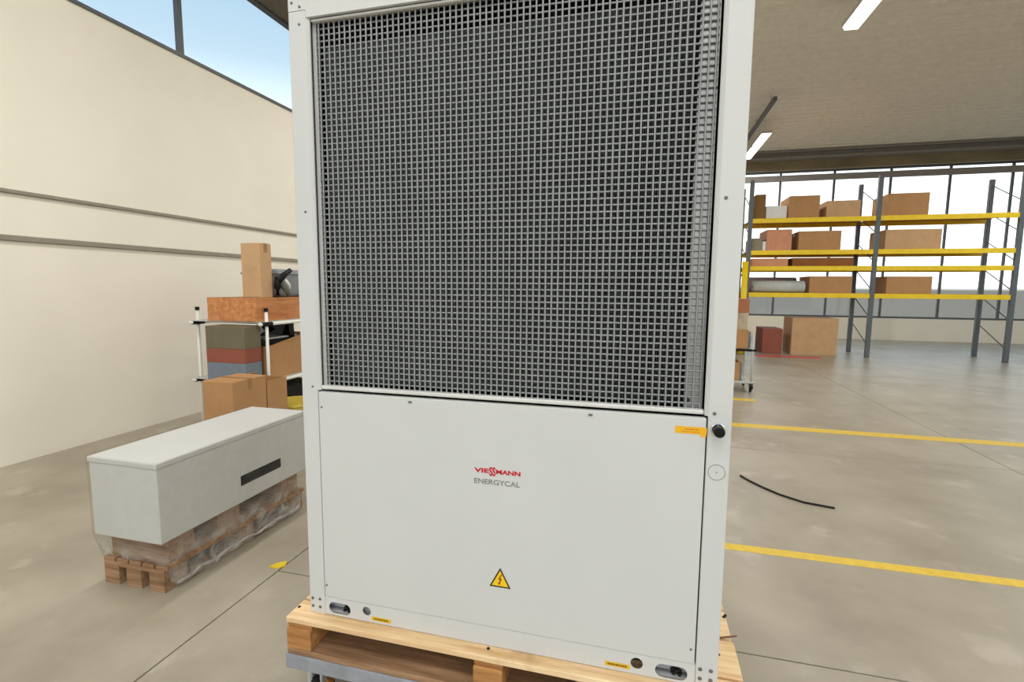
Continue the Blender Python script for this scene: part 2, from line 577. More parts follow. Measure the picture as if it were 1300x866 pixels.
MB().box((0.73, PY0 + 0.05, PB - 0.02), (PX1 - 0.052, PY1 - 0.05, PB - 0.002)).build('deck_plate', PINE_OLD, tr)
for (x, y) in ((0.035, 0.03), (1.37, 0.03), (0.035, 1.04), (1.37, 1.04)):
    c = MB().box((x - 0.055, y - 0.05, TB - 0.008), (x + 0.055, y + 0.05, TB)).box((x - 0.05, y - 0.045, 0.06), (x - 0.030, y - 0.01, TB - 0.008), 0.004).box((x + 0.004, y - 0.045, 0.06), (x + 0.014, y - 0.01, TB - 0.008), 0.003)
    c = c.build('caster', PALEGREY, tr)
    MB().lathe((x - 0.028, y - 0.02, 0.075), 'x', [(0.03, 0), (0.072, 0.002), (0.075, 0.01), (0.075, 0.022), (0.072, 0.03), (0.03, 0.032)], 20).build('tyre', RUBBER, c, True)
    MB().lathe((x - 0.030, y - 0.02, 0.075), 'x', [(0.012, 0), (0.046, 0.001), (0.046, 0.034), (0.012, 0.036)], 16).build('hub', RUST, c)
    MB().cyl((x + 0.035, y - 0.05, 0.11), (x + 0.06, y - 0.055, 0.17), 0.014, 8).build('brake_pedal', RUST, c)

# ------------------------------------------------------------------ the pallet
pal = thing('wooden_pallet', 'light pine pallet under the white heat pump, resting on the blue-grey trolley', 'pallet', (0.7, 0.54, PB))
yb = [(PY0, 0.052, -0.004), (0.064, 0.236, 0.007), (0.252, 0.40, 0.002), (0.415, 0.56, 0.0), (0.575, 0.72, -0.004), (0.735, 0.88, 0.004), (0.895, 1.0, 0.0), (1.015, PY1, -0.003)]
for a, b, e in yb:
    bm = MB().box((PX0 + random.uniform(0, 0.006), a, PT - 0.022), (PX1 + e, b, PT - 0.0005), 0.0025)
    bm.build('deck_board', PINE, pal)
bx = ((PX0 + 0.001, 0.031), (0.648, 0.748), (0.985, 1.085), (PX1 - 0.1, PX1))
for (x0, x1) in bx:
    for (y0, y1) in ((PY0 + 0.001, PY0 + 0.145), (0.47, 0.61), (PY1 - 0.145, PY1 - 0.001)):
        MB().box((x0, y0, PB + 0.022), (x1, y1, PT - 0.044), 0.003).build('block', PINE_D, pal)
    MB().box((x0, PY0 + 0.012, PT - 0.044), (x1, PY1, PT - 0.022), 0.002).build('stringer_board', PINE_D, pal)
for (y0, y1) in ((PY0 + 0.0005, PY0 + 0.125), (0.2, 0.3), (0.47, 0.61), (0.75, 0.85), (PY1 - 0.125, PY1)):
    MB().box((PX0 + 0.002, y0, PB), (PX1 - 0.002, y1, PB + 0.022), 0.002).build('bottom_board', PINE_OLD, pal)
for x, y in ((-0.055, 0.01), (0.69, -0.012), (1.425, 0.16), (1.45, 0.035)):
    MB().cyl((x, y, PT - 0.003), (x, y, PT + 0.0012), 0.006, 8).build('nail', RUBBER, pal)
MB().tube([(1.462, 0.365, PT - 0.012), (1.474, 0.366, PT + 0.004), (1.478, 0.368, PT + 0.010)], 0.005, 6).build('nail', RUBBER, pal)
MB().tube([(1.40, 0.236, PT + 0.0015), (1.445, 0.244, PT + 0.003), (1.497, 0.262, PT + 0.006)], 0.0028, 6).build('wire_stub', mat('rusty_wire', srgb(112, 72, 48), 0.6), pal)

# ------------------------------------------------------------------ the heat pump
W, D, H = 1.4, 1.06, 2.34
hp = thing('heat_pump', 'tall light grey heat pump with a big dark wire grille, standing on the pine pallet', 'heat pump', (0.7, 0.53, ZB))
Z = ZB


def mir(poly):
    return [(W - x, y) for x, y in poly][::-1]


post_full = [(0, 0.10), (0, 0.004), (0.0012, 0.0012), (0.004, 0), (0.0605, 0), (0.0625, 0.001), (0.063, 0.003), (0.063, 0.02), (0.05, 0.02), (0.05, 0.10)]
post_edge = [(0.0610, 0.0002), (0.0632, 0.0010), (0.0715, 0.0072), (0.0735, 0.0098), (0.0735, 0.0130), (0.0715, 0.0130), (0.0700, 0.0100), (0.0625, 0.0055)]
for side in (0, 1):
    f = mir if side else (lambda p: p)
    m = MB().prism(f(post_full), 'z', Z, Z + 2.071).prism(f(post_edge), 'z', Z + 0.832, Z + 2.052)
    m.build('corner_post', WHITE, hp)
# head panel between and above the posts
MB().prism([(0.001, Z + 2.0735), (0.0640, Z + 2.0735), (0.0640, Z + 2.050), (W - 0.0640, Z + 2.050), (W - 0.0640, Z + 2.0735), (W - 0.001, Z + 2.0735), (W - 0.001, Z + H), (0.001, Z + H)], 'y', 0.0005, 0.012).box((0.001, 0.011, Z + 2.076), (W - 0.001, 0.10, Z + H)).build('top_rail', WHITE, hp)
MB().box((0.0, 0.0, Z + H), (W, D, Z + H + 0.03), 0.006, seg=2).build('roof_panel', WHITE, hp)
MB().box((0.0, 0.10, Z + 0.0), (0.02, D, Z + H), 0.003).build('side_panel', WHITE, hp)
MB().box((W - 0.02, 0.10, Z + 0.0), (W, D, Z + H), 0.003).build('side_panel', WHITE, hp)
MB().box((0.02, D - 0.02, Z + 0.0), (W - 0.02, D, Z + H)).build('back_panel', WHITE, hp)
MB().box((0.02, 0.125, Z + 0.82), (W - 0.02, 0.13, Z + H - 0.01)).box((0.05, 0.0955, Z + 0.826), (W - 0.05, 0.13, Z + 0.830)).build('void_shade_sheet', DARK, hp)  # black sheets added so gaps and grille holes show deep shade
MB().box((0.03, 0.06, Z + 0.004), (W - 0.03, D - 0.03, Z + 0.012)).build('base_plate', INNER, hp)
# lower access panel: shallow tray with folded edges
MB().box((0.0665, -0.0015, Z + 0.0705), (W - 0.0670, 0.022, Z + 0.8255), 0.003, seg=2).build('access_panel', WHITE, hp)
# base rail with cut-outs
rail = curve_shape([[(0.064, 0.002), (W - 0.064, 0.002), (W - 0.064, 0.067), (0.064, 0.067)],
                    obround(0.124, 0.0305, 0.088, 0.042), circle(0.233, 0.041, 0.0165), circle(1.166, 0.038, 0.0185), obround(1.268, 0.0305, 0.094, 0.044)], 0.003)
rail.transform(Matrix.Translation((0, 0, Z)))
put(rail, 'base_rail', WHITE, hp)
MB().box((0.064, 0.0, Z + 0.0665), (W - 0.064, 0.03, Z + 0.0695), 0.001).build('rail_lip', WHITE, hp)
for cx in (0.124, 1.268):
    b = MB().box((cx - 0.07, 0.035, Z + 0.012), (cx + 0.07, 0.039, Z + 0.064)).box((cx - 0.07, 0.012, Z + 0.0040), (cx + 0.07, 0.039, Z + 0.008)).build('foot_bracket', INNER, hp)
    for dx, dz in ((0.008, 0.016), (0.026, 0.014), (0.016, 0.026)):
        MB().lathe((cx + dx, 0.035, Z + dz), 'y', [(0.009, 0), (0.009, -0.010), (0.005, -0.012), (0.005, -0.020)], 6).build('bolt', RUBBER, b)
MB().box((0.195, 0.022, Z + 0.012), (0.275, 0.026, Z + 0.064)).build('cover_plate', INNER, hp)
MB().box((1.12, 0.05, Z + 0.012), (1.21, 0.054, Z + 0.064)).build('cover_plate', DARK, hp)

# rivets and bolts
def rivet(x, z, r=0.0042, y=0.0, m=SCREW, par=hp):
    return MB().lathe((x, y, Z + z), 'y', [(r, 0.002), (r, -0.0012), (r * 0.6, -0.0028)], 10).build('rivet', m, par)


for x, z in ((0.015, 2.099), (0.044, 2.084), (0.041, 2.031), (0.040, 1.438), (0.044, 0.843)):
    rivet(x, z)
for x, z in ((1.354, 1.436), (1.353, 0.841)):
    rivet(x, z, 0.005)
for x in (0.013, 0.043):
    for z in (0.024, 0.054):
        rivet(x, z, 0.0058)
        rivet(W - x - (0.007 if x < 0.03 else 0.007), z + 0.005, 0.0062)
MB().lathe((-0.0, 0.014, Z + 0.04), 'x', [(0.005, 0.001), (0.005, -0.003)], 8).build('rivet', SCREW, hp)
for x, z in ((0.078, 0.772), (0.0745, 0.115), (1.321, 0.118)):
    rivet(x, z, 0.0038, -0.0015)
for x in (0.415, 1.006):
    MB().box((x - 0.006, -0.006, Z + 0.8095), (x + 0.006, -0.001, Z + 0.8155), 0.0015).build('panel_bolt', SCREW, hp)

# grille frame, wire grille, casing strip, coil
gf = MB()
gf.box((0.0685, 0.029, Z + 0.834), (0.0815, 0.037, Z + 2.048))
MB().box((0.0745, 0.006, Z + 0.834), (1.3255, 0.030, Z + 0.8475), 0.004, seg=2).build('grille_sill', ZEDGE, hp)
gf.box((0.0745, 0.012, Z + 2.0405), (1.3255, 0.030, Z + 2.0485), 0.002)
gf.build('grille_frame', ZEDGE, hp)
PITCH = 0.0191
g = MB()
x = 0.0815 + PITCH * 0.6
rw = 0.0031
nx = 0
while x < 1.320:
    g.cyl((x, 0.0275, Z + 0.842), (x, 0.0275, Z + 2.040), rw, 6, cap=False)
    x += PITCH
    nx += 1
z = Z + 0.848 + PITCH * 0.6
while z < Z + 2.036:
    g.cyl((0.079, 0.0325, z), (1.321, 0.0325, z), rw, 6, cap=False)
    z += PITCH
gr = g.build('wire_grille', WIRE, hp, True)
gr['kind'] = 'stuff'
MB().box((1.2700, 0.0375, Z + 0.836), (1.3232, 0.0395, Z + 2.047)).box((1.2700, 0.0375, Z + 0.836), (1.2720, 0.115, Z + 2.047)).build('casing_strip', GALV_L, hp)
for z in (1.737, 0.868):
    MB().lathe((1.317 if z > 1 else 1.283, 0.0375, Z + z), 'y', [(0.006, 0.001), (0.006, -0.004), (0.003, -0.006)], 8).build('rivet', RUBBER, hp)
fb = bmesh.new()
x = 0.096
while x < 1.258:
    v = [fb.verts.new(p) for p in ((x, 0.058, Z + 0.858), (x + 0.0006, 0.058, Z + 0.858), (x + 0.0006, 0.115, Z + 0.858), (x, 0.115, Z + 0.858),
                                   (x, 0.058, Z + 1.984), (x + 0.0006, 0.058, Z + 1.984), (x + 0.0006, 0.115, Z + 1.984), (x, 0.115, Z + 1.984))]
    for q in ((0, 1, 2, 3), (4, 7, 6, 5), (0, 4, 5, 1), (1, 5, 6, 2), (2, 6, 7, 3), (3, 7, 4, 0)):
        fb.faces.new([v[i] for i in q])
    x += 0.0050
f = MB()
f.bm.free()
f.bm = fb
fins = f.build('coil_fins', FIN, hp)
fins['kind'] = 'stuff'

# lock knob and knock-out on the right post
MB().lathe((1.3635, 0, Z + 0.797), 'y', [(0.0190, 0.001), (0.0190, -0.007), (0.0160, -0.008), (0.0160, -0.001)], 24).build('lock_ring', CHROME, hp, False)
MB().lathe((1.3635, 0, Z + 0.797), 'y', [(0.0150, 0.0), (0.0150, -0.036), (0.0144, -0.040), (0.0120, -0.042)], 24).build('lock_knob', BLACK, hp, False)
MB().lathe((1.3665, 0, Z + 0.670), 'y', [(0.0235, 0.001), (0.0235, -0.0008), (0.0220, -0.0008), (0.0220, 0.001)], 36).build('knock_out_ring', GREYINK, hp)
MB().lathe((1.3665, 0, Z + 0.670), 'y', [(0.0022, 0.001), (0.0022, -0.0006)], 8).build('knock_out_dimple', GREYINK, hp)

# stickers
Y0 = -0.0015
st = MB().box((1.249, Y0 - 0.0008, Z + 0.7775), (1.3350, Y0, Z + 0.7985), rot=Matrix.Rotation(math.radians(0), 3, 'Y')).build('orange_sticker', ORANGE, hp)
st['label'] = 'orange-yellow sticker with small dark print'
MB().box((1.318, Y0 - 0.0010, Z + 0.7705), (1.3335, Y0 - 0.0001, Z + 0.7785)).build('sticker_tab', ORANGE, st)
pr = MB()
xx = 1.276
for wd in (0.006, 0.004, 0.008, 0.005, 0.003, 0.007):
    pr.box((xx, Y0 - 0.0011, Z + 0.7895), (xx + wd - 0.001, Y0 - 0.0007, Z + 0.7925))
    xx += wd + 0.0008
xx = 1.266
for wd in (0.004, 0.007, 0.009, 0.004, 0.006, 0.010, 0.005):
    pr.box((xx, Y0 - 0.0011, Z + 0.7825), (xx + wd - 0.001, Y0 - 0.0007, Z + 0.7845))
    xx += wd + 0.0008
pr.build('sticker_print', mat('sticker_brown_print', srgb(196, 120, 16), 0.6), st)
for x0, x1, z in ((0.253, 0.3275, 0.0185), (1.070, 1.146, 0.021)):
    s = MB().box((x0, -0.0008, Z + z - 0.007), (x1, 0.0002, Z + z + 0.007)).build('yellow_sticker', YELLOW, hp)
    p2 = MB()
    xx = x0 + 0.008
    while xx < x1 - 0.012:
        wd = random.uniform(0.003, 0.007)
        p2.box((xx, -0.0011, Z + z - 0.003), (xx + wd, -0.0007, Z + z + 0.003))
        xx += wd + 0.0012
    p2.build('sticker_print', OLIVE, s)

# brand lettering on the access panel
for word, x0, x1, z0, z1, bd in (('VIE', 0.6375, 0.6875, 0.5975, 0.6125, 0.04), ('SS', 0.6885, 0.7095, 0.5890, 0.6190, 0.035), ('MANN', 0.7110, 0.7915, 0.5975, 0.6125, 0.04)):
    put(text_mesh(word, x0, x1, Z + z0, Z + z1, Y0 - 0.0007, bold=bd), 'lettering', RED, hp)
put(text_mesh('ENERGYCAL', 0.6375, 0.7905, Z + 0.5605, Z + 0.5775, Y0 - 0.0006, bold=0.016), 'lettering', GREYINK, hp)

# voltage warning triangle
A = [(0.7265, 0.2830), (0.6905, 0.2150), (0.7625, 0.2150)]
cx, cz = 0.7265, 0.2377
tri = curve_shape([[(x, z + Z) for x, z in A]], 0.0006)
tri.transform(Matrix.Translation((0, Y0 - 0.0006, 0)))
sign = put(tri, 'warning_sign', BLACKINK, hp)
sign['label'] = 'yellow and black electric shock warning triangle'
t2 = curve_shape([[(cx + (x - cx) * 0.78, Z + cz + (z - cz) * 0.78) for x, z in A]], 0.0004)
t2.transform(Matrix.Translation((0, Y0 - 0.0010, 0)))
put(t2, 'yellow_field', mat('warning_yellow', srgb(255, 208, 24), 0.5, var=0.02), sign)
bolt = [(0.730, 0.2610), (0.7195, 0.2420), (0.7260, 0.2425), (0.7215, 0.2300), (0.7190, 0.2310), (0.7225, 0.2235), (0.7290, 0.2285), (0.7260, 0.2290), (0.7330, 0.2465), (0.7265, 0.2460), (0.7335, 0.2600)]
t3 = curve_shape([[(x, z + Z) for x, z in bolt]], 0.0004)
t3.transform(Matrix.Translation((0, Y0 - 0.0014, 0)))
put(t3, 'flash_symbol', BOLTINK, sign)

# ------------------------------------------------------------------ wrapped cabinet on the left, on its pallet
mx0, mx1, my0, my1, mz0, mz1 = -1.62, -1.175, 0.40, 1.53, 0.275, 0.702
pm = thing('wooden_pallet', 'aged brown pallet on the floor under the film-wrapped white cabinet', 'pallet', (-1.4, 0.95, 0))
for i in range(5):
    x = mx0 + 0.02 + i * 0.088
    MB().box((x, my0 + 0.02, 0.122), (x + 0.075, my1 - 0.03, 0.144), 0.002).build('deck_board', PINE_OLD, pm)
for y in (my0 + 0.02, (my0 + my1) / 2 - 0.07, my1 - 0.17):
    MB().box((mx0 + 0.02, y, 0.1), (mx1 - 0.02, y + 0.14, 0.122), 0.002).build('stringer_board', PINE_OLD, pm)
    for x in (mx0 + 0.02, mx0 + 0.17, mx1 - 0.12):
        MB().box((x, y, 0.022), (x + 0.1, y + 0.14, 0.1), 0.002).build('block', PINE_OLD, pm)
for x in (mx0 + 0.02, mx0 + 0.17, mx1 - 0.12):
    MB().box((x, my0 + 0.02, 0), (x + 0.1, my1 - 0.03, 0.022), 0.002).build('bottom_board', PINE_OLD, pm)
spacers = thing('timber_spacers', 'brown timber packing layer between the floor pallet and the wrapped cabinet', 'timber', (-1.4, 0.95, 0.144))
for y in (my0 + 0.06, 0.78, my1 - 0.22):
    MB().box((mx0 + 0.03, y, 0.144), (mx1 - 0.03, y + 0.16, mz0), 0.003).build('spacer', PINE_OLD, spacers)
mc = thing('white_cabinet', 'low white equipment cabinet wrapped in clear plastic film, left of the heat pump', 'cabinet', (-1.4, 0.95, mz0))
MB().box((mx0, my0, mz0), (mx1, my1, mz1 - 0.03), 0.004).build('body', WHITE, mc)
MB().box((mx0 - 0.006, my0 - 0.006, mz1 - 0.03), (mx1 + 0.006, my1 + 0.006, mz1), 0.006, seg=2).build('lid', WHITE, mc)
slot = MB().box((mx1 - 0.002, 0.93, 0.378), (mx1 + 0.003, 1.275, 0.440), 0.002).build('handle_slot', BLACK, mc)
MB().box((mx1 + 0.001, 0.95, 0.384), (mx1 + 0.006, 1.10, 0.396)).build('slot_lip', RUBBER, slot)
# plastic film: ring of wrinkled sheet from the lid to the floor
per = []
n1, n2 = 46, 20
for k in range(n1):
    per.append(((mx1, my0 + (my1 - my0) * k / n1), (1, 0)))
for k in range(n2):
    per.append(((mx1 - (mx1 - mx0) * k / n2, my1), (0, 1)))
for k in range(n1):
    per.append(((mx0, my1 - (my1 - my0) * k / n1), (-1, 0)))
for k in range(n2):
    per.append(((mx0 + (mx1 - mx0) * k / n2, my0), (0, -1)))
rows = [mz1 + 0.008, 0.66, 0.6, 0.54, 0.48, 0.42, 0.36, 0.31, 0.275, 0.24, 0.20, 0.165, 0.13, 0.095, 0.06, 0.03, 0.012]
bm = MB()
grid = []
for z in rows:
    ring = []
    for (px, py), (nx_, ny_) in per:
        t = max(0, (0.29 - z) / 0.29)
        o = 0.013 + 0.0
        amp = 0.004 if z > 0.3 else 0.004 + 0.035 * t
        q = noise.noise(Vector((px * 7 + 3, py * 7, z * 9)))
        q2 = noise.noise(Vector((px * 19, py * 19 + 5, z * 15)))
        inset = 0.0 if z > 0.29 else -0.02 * min(1, t * 3) + 0.02 * max(0, t - 0.75)
        o += inset + amp * (q + 0.5 * q2)
        if t == 0:
            o = max(o, 0.010)
        cxm, cym = (mx0 + mx1) / 2, (my0 + my1) / 2
        pull = 1 - 0.10 * t * t - 0.05 * t
        ring.append(bm.bm.verts.new((px + nx_ * o, cym + (py - cym) * pull + ny_ * o, max(0.006, z + 0.012 * q2 * (1 if z < 0.25 else 0)))))
    grid.append(ring)
N = len(per)
for a, b in zip(grid, grid[1:]):
    for k in range(N):
        bm.bm.faces.new((a[k], a[(k + 1) % N], b[(k + 1) % N], b[k]))
wrap = bm.build('plastic_wrap', FILM, mc, True)
hem = []
for k in list(range(0, n1 + 1)):
    (px, py), _ = per[k % N]
    v = grid[-2][k % N].co if False else None
    q = noise.noise(Vector((px * 9, py * 9, 1.0)))
    cym = (my0 + my1) / 2
    hem.append((px - 0.004 + 0.02 * q, cym + (py - cym) * 0.86, 0.030 + 0.02 * noise.noise(Vector((py * 8, 2, 0)))))
MB().tube(hem, [0.010 + 0.007 * noise.noise(Vector((i * 0.6, 0, 0))) for i in range(len(hem))], 7).build('rolled_hem', mat('bunched_film', srgb(190, 180, 172), 0.2, var=0.1, spec=0.7), mc, True)

tag(MB().prism([(-0.86, 0.772), (-0.80, 0.765), (-0.775, 0.80), (-0.80, 0.845), (-0.835, 0.82)], 'z', 0.0, 0.004).build('tape_scrap', mat('bright_yellow_tape', srgb(236, 206, 40), 0.5)), 'small scrap of bright yellow tape on the concrete beside a floor joint', 'tape')

# ------------------------------------------------------------------ pipe shelf at the left wall
RX0, RX1 = -3.35, -2.5
RY0, RY1 = 2.735, 4.2
rk = thing('pipe_shelf', 'shelf rack of white pipes with black joints, boxes on its levels', 'shelf', (-2.9, 3.4, 0))
for x in (RX0, RX1):
    for y in (RY0, RY1):
        p = MB().cyl((x, y, 0.0), (x, y, 1.33), 0.016, 10).build('upright_pipe', PIPE, rk, True)
        MB().cyl((x, y, 1.33), (x, y, 1.365), 0.021, 10).build('end_cap', BLACK, p)
        for z in (1.205, 0.605):
            MB().cyl((x, y, z - 0.022), (x, y, z + 0.022), 0.025, 10).cyl((x, y - 0.07, z), (x, y + 0.07, z), 0.022, 10).build('pipe_joint', BLACK, p)
for z in (1.205, 0.605):
    for x in (RX0, RX1):
        MB().cyl((x, RY0 - 0.1, z), (x, RY1 + 0.1, z), 0.017, 10).build('shelf_pipe', PIPE, rk, True)
    for y in (RY0 + 0.15, RY1 - 0.15):
        MB().cyl((RX0, y, z), (RX1, y, z), 0.014, 8).build('shelf_pipe', PIPE, rk, True)
    MB().box((RX0 + 0.01, RY0 - 0.08, z + 0.016), (RX1 - 0.004, RY1 + 0.08, z + 0.026)).build('shelf_board', PALEGREY, rk)
ST1, ST2 = 1.232, 0.632


def carton(x0, y0, z0, x1, y1, z1, label, m=CARD, tape=True, group=None, name='cardboard_box', cat='box'):
    t = thing(name, label, cat, ((x0 + x1) / 2, (y0 + y1) / 2, z0), group)
    MB().box((x0, y0, z0), (x1, y1, z1), 0.004).build('carton_body', m, t)
    if tape:
        ym = (y0 + y1) / 2
        MB().box((x0 - 0.001, ym - 0.025, z1 - 0.09), (x1 + 0.001, ym + 0.025, z1 + 0.001)).build('packing_tape', TAPE, t)
    return t


def open_carton(x0, y0, z0, x1, y1, z1, label, m=CARD, inside=CARD_D, low=0.0):
    t = thing('cardboard_box', label, 'box', ((x0 + x1) / 2, (y0 + y1) / 2, z0))
    th = 0.008
    MB().box((x0, y0, z0), (x1, y1, z0 + th)).build('bottom', m, t)
    MB().box((x0, y0, z0 + th), (x0 + th, y1, z1)).build('side_wall', m, t)
    f = MB()
    f.prism([(y0, z0 + th), (y1, z0 + th), (y1, z1), (y0, z1 - low)], 'x', x1 - th, x1)
    f.build('side_wall', m, t)
    MB().box((x0 + th, y0, z0 + th), (x1 - th, y0 + th, z1 - low)).build('side_wall', m, t)
    MB().box((x0 + th, y1 - th, z0 + th), (x1 - th, y1, z1)).build('side_wall', m, t)
    MB().box((x0 - 0.14, y0, z1 - 0.01), (x0 + 0.004, y1, z1 - 0.004), rot=Matrix.Rotation(-0.5, 3, 'Y')).build('flap', m, t)
    return t


# wooden collar box, upright carton, grey bin and black tool on the top level
wc = thing('wooden_crate', 'low orange-brown wooden crate on the top shelf of the white pipe rack', 'crate', (-2.8, 3.15, ST1))
for nm, a, b in (('side_board', (-3.10, 2.64), (-2.556, 2.662)), ('side_board', (-3.10, 3.70), (-2.556, 3.722)), ('front_board', (-2.556, 2.64), (-2.534, 3.722)), ('back_board', (-3.122, 2.64), (-3.10, 3.722))):
    MB().box((*a, ST1), (*b, ST1 + 0.235), 0.002).build(nm, ORANGE_WOOD, wc)
MB().box((-3.10, 2.662, ST1 + 0.222), (-2.556, 3.70, ST1 + 0.235)).build('lid_board', PINE_OLD, wc)
CT = ST1 + 0.236
tall = carton(-2.77, 2.735, CT, -2.545, 2.895, 2.01, 'tall narrow pale brown cardboard box standing upright on the wooden crate', CARD_P)
gb = thing('grey_bin', 'slate grey rounded plastic bin beside the tall box on the wooden crate', 'bin', (-2.85, 3.30, CT))
MB().box((-3.08, 3.06, CT), (-2.62, 3.68, CT + 0.30), 0.05, seg=3).build('bin_body', GREYBIN, gb, True)
MB().box((-3.09, 3.05, CT + 0.24), (-2.61, 3.69, CT + 0.265), 0.01).build('rim', GREYBIN, gb)
tl = thing('hand_tool', 'black hand tool with a grey-green handle leaning beside the grey bin', 'tool', (-2.56, 2.95, CT))
TT = CT - 0.035
MB().tube([(-2.51, 2.925, TT + 0.055), (-2.51, 2.925, TT + 0.14), (-2.51, 2.935, TT + 0.25)], [0.028, 0.036, 0.03], 8).build('body', BLACK, tl, True)
MB().tube([(-2.50, 2.92, TT + 0.20), (-2.49, 3.00, TT + 0.265), (-2.48, 3.09, TT + 0.32)], [0.034, 0.032, 0.026], 8).build('nose', BLACK, tl, True)
MB().tube([(-2.505, 2.96, TT + 0.21), (-2.50, 3.02, TT + 0.13), (-2.535, 3.13, TT + 0.055)], [0.022, 0.030, 0.024], 8).build('handle', GREYGREEN, tl, True)
MB().tube([(-2.475, 3.0, TT + 0.22), (-2.47, 3.05, TT + 0.17), (-2.47, 3.07, TT + 0.12)], [0.014, 0.016, 0.008], 6).build('handle_highlight', PIPE, tl, True)  # white sliver modelled as the highlight along the handle
# second level
open_carton(-3.05, 2.775, ST2, -2.53, 3.40, ST2 + 0.44, 'open brown cardboard box with a sloping dark mouth on the lower pipe shelf', CARD, low=0.10)
bk = thing('black_case', 'black angular case lying on the goods above the open box', 'case', (-2.8, 3.05, 1.0))
bk.location = (-2.8, 3.05, ST2 + 0.01)
MB().box((-2.95, 2.80, ST2 + 0.01), (-2.62, 3.36, ST2 + 0.40)).build('case_body', DARK, bk)
MB().prism([(2.82, ST2 + 0.44), (3.0, ST2 + 0.50), (2.93, ST2 + 0.545), (3.16, ST2 + 0.545), (3.10, ST2 + 0.44)], 'x', -2.80, -2.62).build('bracket', BLACK, bk)
MB().prism([(3.20, ST2 + 0.39), (3.27, ST2 + 0.39), (3.26, ST2 + 0.545), (3.18, ST2 + 0.545)], 'x', -2.80, -2.60).build('bracket', BLACK, bk)
MB().prism([(2.80, ST2 + 0.40), (2.98, ST2 + 0.44), (2.88, ST2 + 0.54), (2.80, ST2 + 0.54)], 'x', -2.90, -2.70).build('grey_insert', PALEGREY, bk)
MB().box((-2.92, 2.86, ST2 + 0.40), (-2.62, 3.34, ST2 + 0.415)).build('rim', PALEGREY, bk)
carton(-3.02, 2.50, ST2, -2.56, 2.72, ST2 + 0.20, 'blue-grey carton at the near end of the lower pipe shelf', BLUEGREY, False)
carton(-3.02, 2.50, ST2 + 0.20, -2.56, 2.72, ST2 + 0.34, 'red-brown carton stacked on the blue-grey carton', REDBR, False)
carton(-3.02, 2.50, ST2 + 0.34, -2.56, 2.72, ST2 + 0.56, 'grey-green carton on top of the red-brown carton', mat('grey_green_carton', srgb(116, 108, 86), 0.8), False)
carton(-2.40, 1.85, 0.0, -2.1, 2.235, 0.795, 'brown cardboard box on the floor behind the wrapped cabinet, nearer one', CARD)
open_carton(-2.42, 2.245, 0.0, -2.1, 2.50, 0.735, 'open brown cardboard box on the floor, next to the nearer taped box', CARD)
blk = thing('black_crate', 'black plastic crate on the floor under the pipe shelf with a white tag', 'crate', (-2.75, 3.2, 0))
MB().box((-3.05, 2.80, 0.0), (-2.56, 3.60, 0.50), 0.01).build('crate_body', DARK, blk)
MB().box((-2.56, 2.86, 0.42), (-2.552, 2.93, 0.56)).build('tag', PIPE, blk)
yb_ = thing('yellow_tub', 'pale yellow plastic tub on the floor behind the wrapped cabinet', 'tub', (-2.3, 2.72, 0))
t = MB()
for k, (z, s) in enumerate(((0.0, 0.78),)):
    pass
prof_t = [(0.17, 0.0), (0.215, 0.40), (0.235, 0.41), (0.235, 0.43), (0.205, 0.43), (0.16, 0.02)]
t.lathe((-2.24, 2.78, 0), 'z', prof_t, 20)
t.build('tub_body', YPLAST, yb_, False)
MB().tube([(-2.055, 2.66, 0.41), (-2.03, 2.74, 0.34), (-2.03, 2.84, 0.34), (-2.055, 2.90, 0.41)], 0.008, 6).build('handle', YPLAST, yb_, True)

# ------------------------------------------------------------------ right: cart of boxes, cable
ct = thing('transport_cart', 'grey tubular transport cart on black casters, loaded with brown boxes', 'cart', (2.45, 7.0, 0))
cx0, cx1, cy0, cy1 = 2.02, 2.80, 6.84, 7.4
for x in (cx0, cx1):
    for y in (cy0, cy1):
        MB().cyl((x, y, 0.12), (x, y, 0.92 if y == cy0 else 1.3), 0.016, 8).build('upright_pipe', PALEGREY, ct, True)
        cs = MB().box((x - 0.025, y - 0.02, 0.10), (x + 0.025, y + 0.03, 0.13)).build('caster', BLACK, ct)
        MB().lathe((x - 0.015, y + 0.02, 0.055), 'x', [(0.02, 0), (0.055, 0.003), (0.055, 0.027), (0.02, 0.03)], 16).build('tyre', RUBBER, cs)
        MB().box((x - 0.022, y - 0.07, 0.06), (x + 0.022, y - 0.01, 0.115), 0.005, rot=Matrix.Rotation(0.5, 3, 'X')).build('brake_pedal', BLACK, cs)
for z in (0.15, 0.655):
    MB().box((cx0, cy0, z - 0.015), (cx1, cy1, z + 0.015), 0.003).build('shelf_tray', PALEGREY, ct)
    MB().cyl((cx0 - 0.03, cy0, z), (cx1 + 0.05, cy0, z), 0.02, 8).build('shelf_pipe', BLACK if z > 0.5 else PALEGREY, ct)
MB().cyl((2.70, cy0, 0.165), (2.70, cy0, 0.64), 0.012, 8).build('brace_pipe', PALEGREY, ct)
carton(2.25, 6.88, 0.672, 2.735, 7.3, 0.965, 'orange-brown cardboard box on the cart tray, lowest of the stack', CARD, False)
carton(2.25, 6.88, 0.966, 2.715, 7.3, 1.225, 'pale box with a greyish film front, middle of the stack on the cart', mat('pale_mixed_carton', srgb(196, 176, 150), 0.7, var=0.15), True)
carton(2.25, 6.88, 1.226, 2.725, 7.3, 1.44, 'red-brown cardboard box on top of the stack on the cart', mat('red_brown_board', srgb(176, 112, 80), 0.8), False)
gbn = thing('grey_bin', 'small pale grey bin standing behind the stacked boxes on the cart', 'bin', (2.78, 7.36, 0.67))
gbn.location = (2.765, 7.2, 0.672)
MB().box((2.742, 7.0, 0.672), (2.795, 7.32, 0.93), 0.008).build('bin_body', BLUEGREY, gbn)
open_carton(2.1, 6.88, 0.167, 2.64, 7.25, 0.46, 'open brown cardboard box on the bottom tray of the cart', CARD, low=0.0)
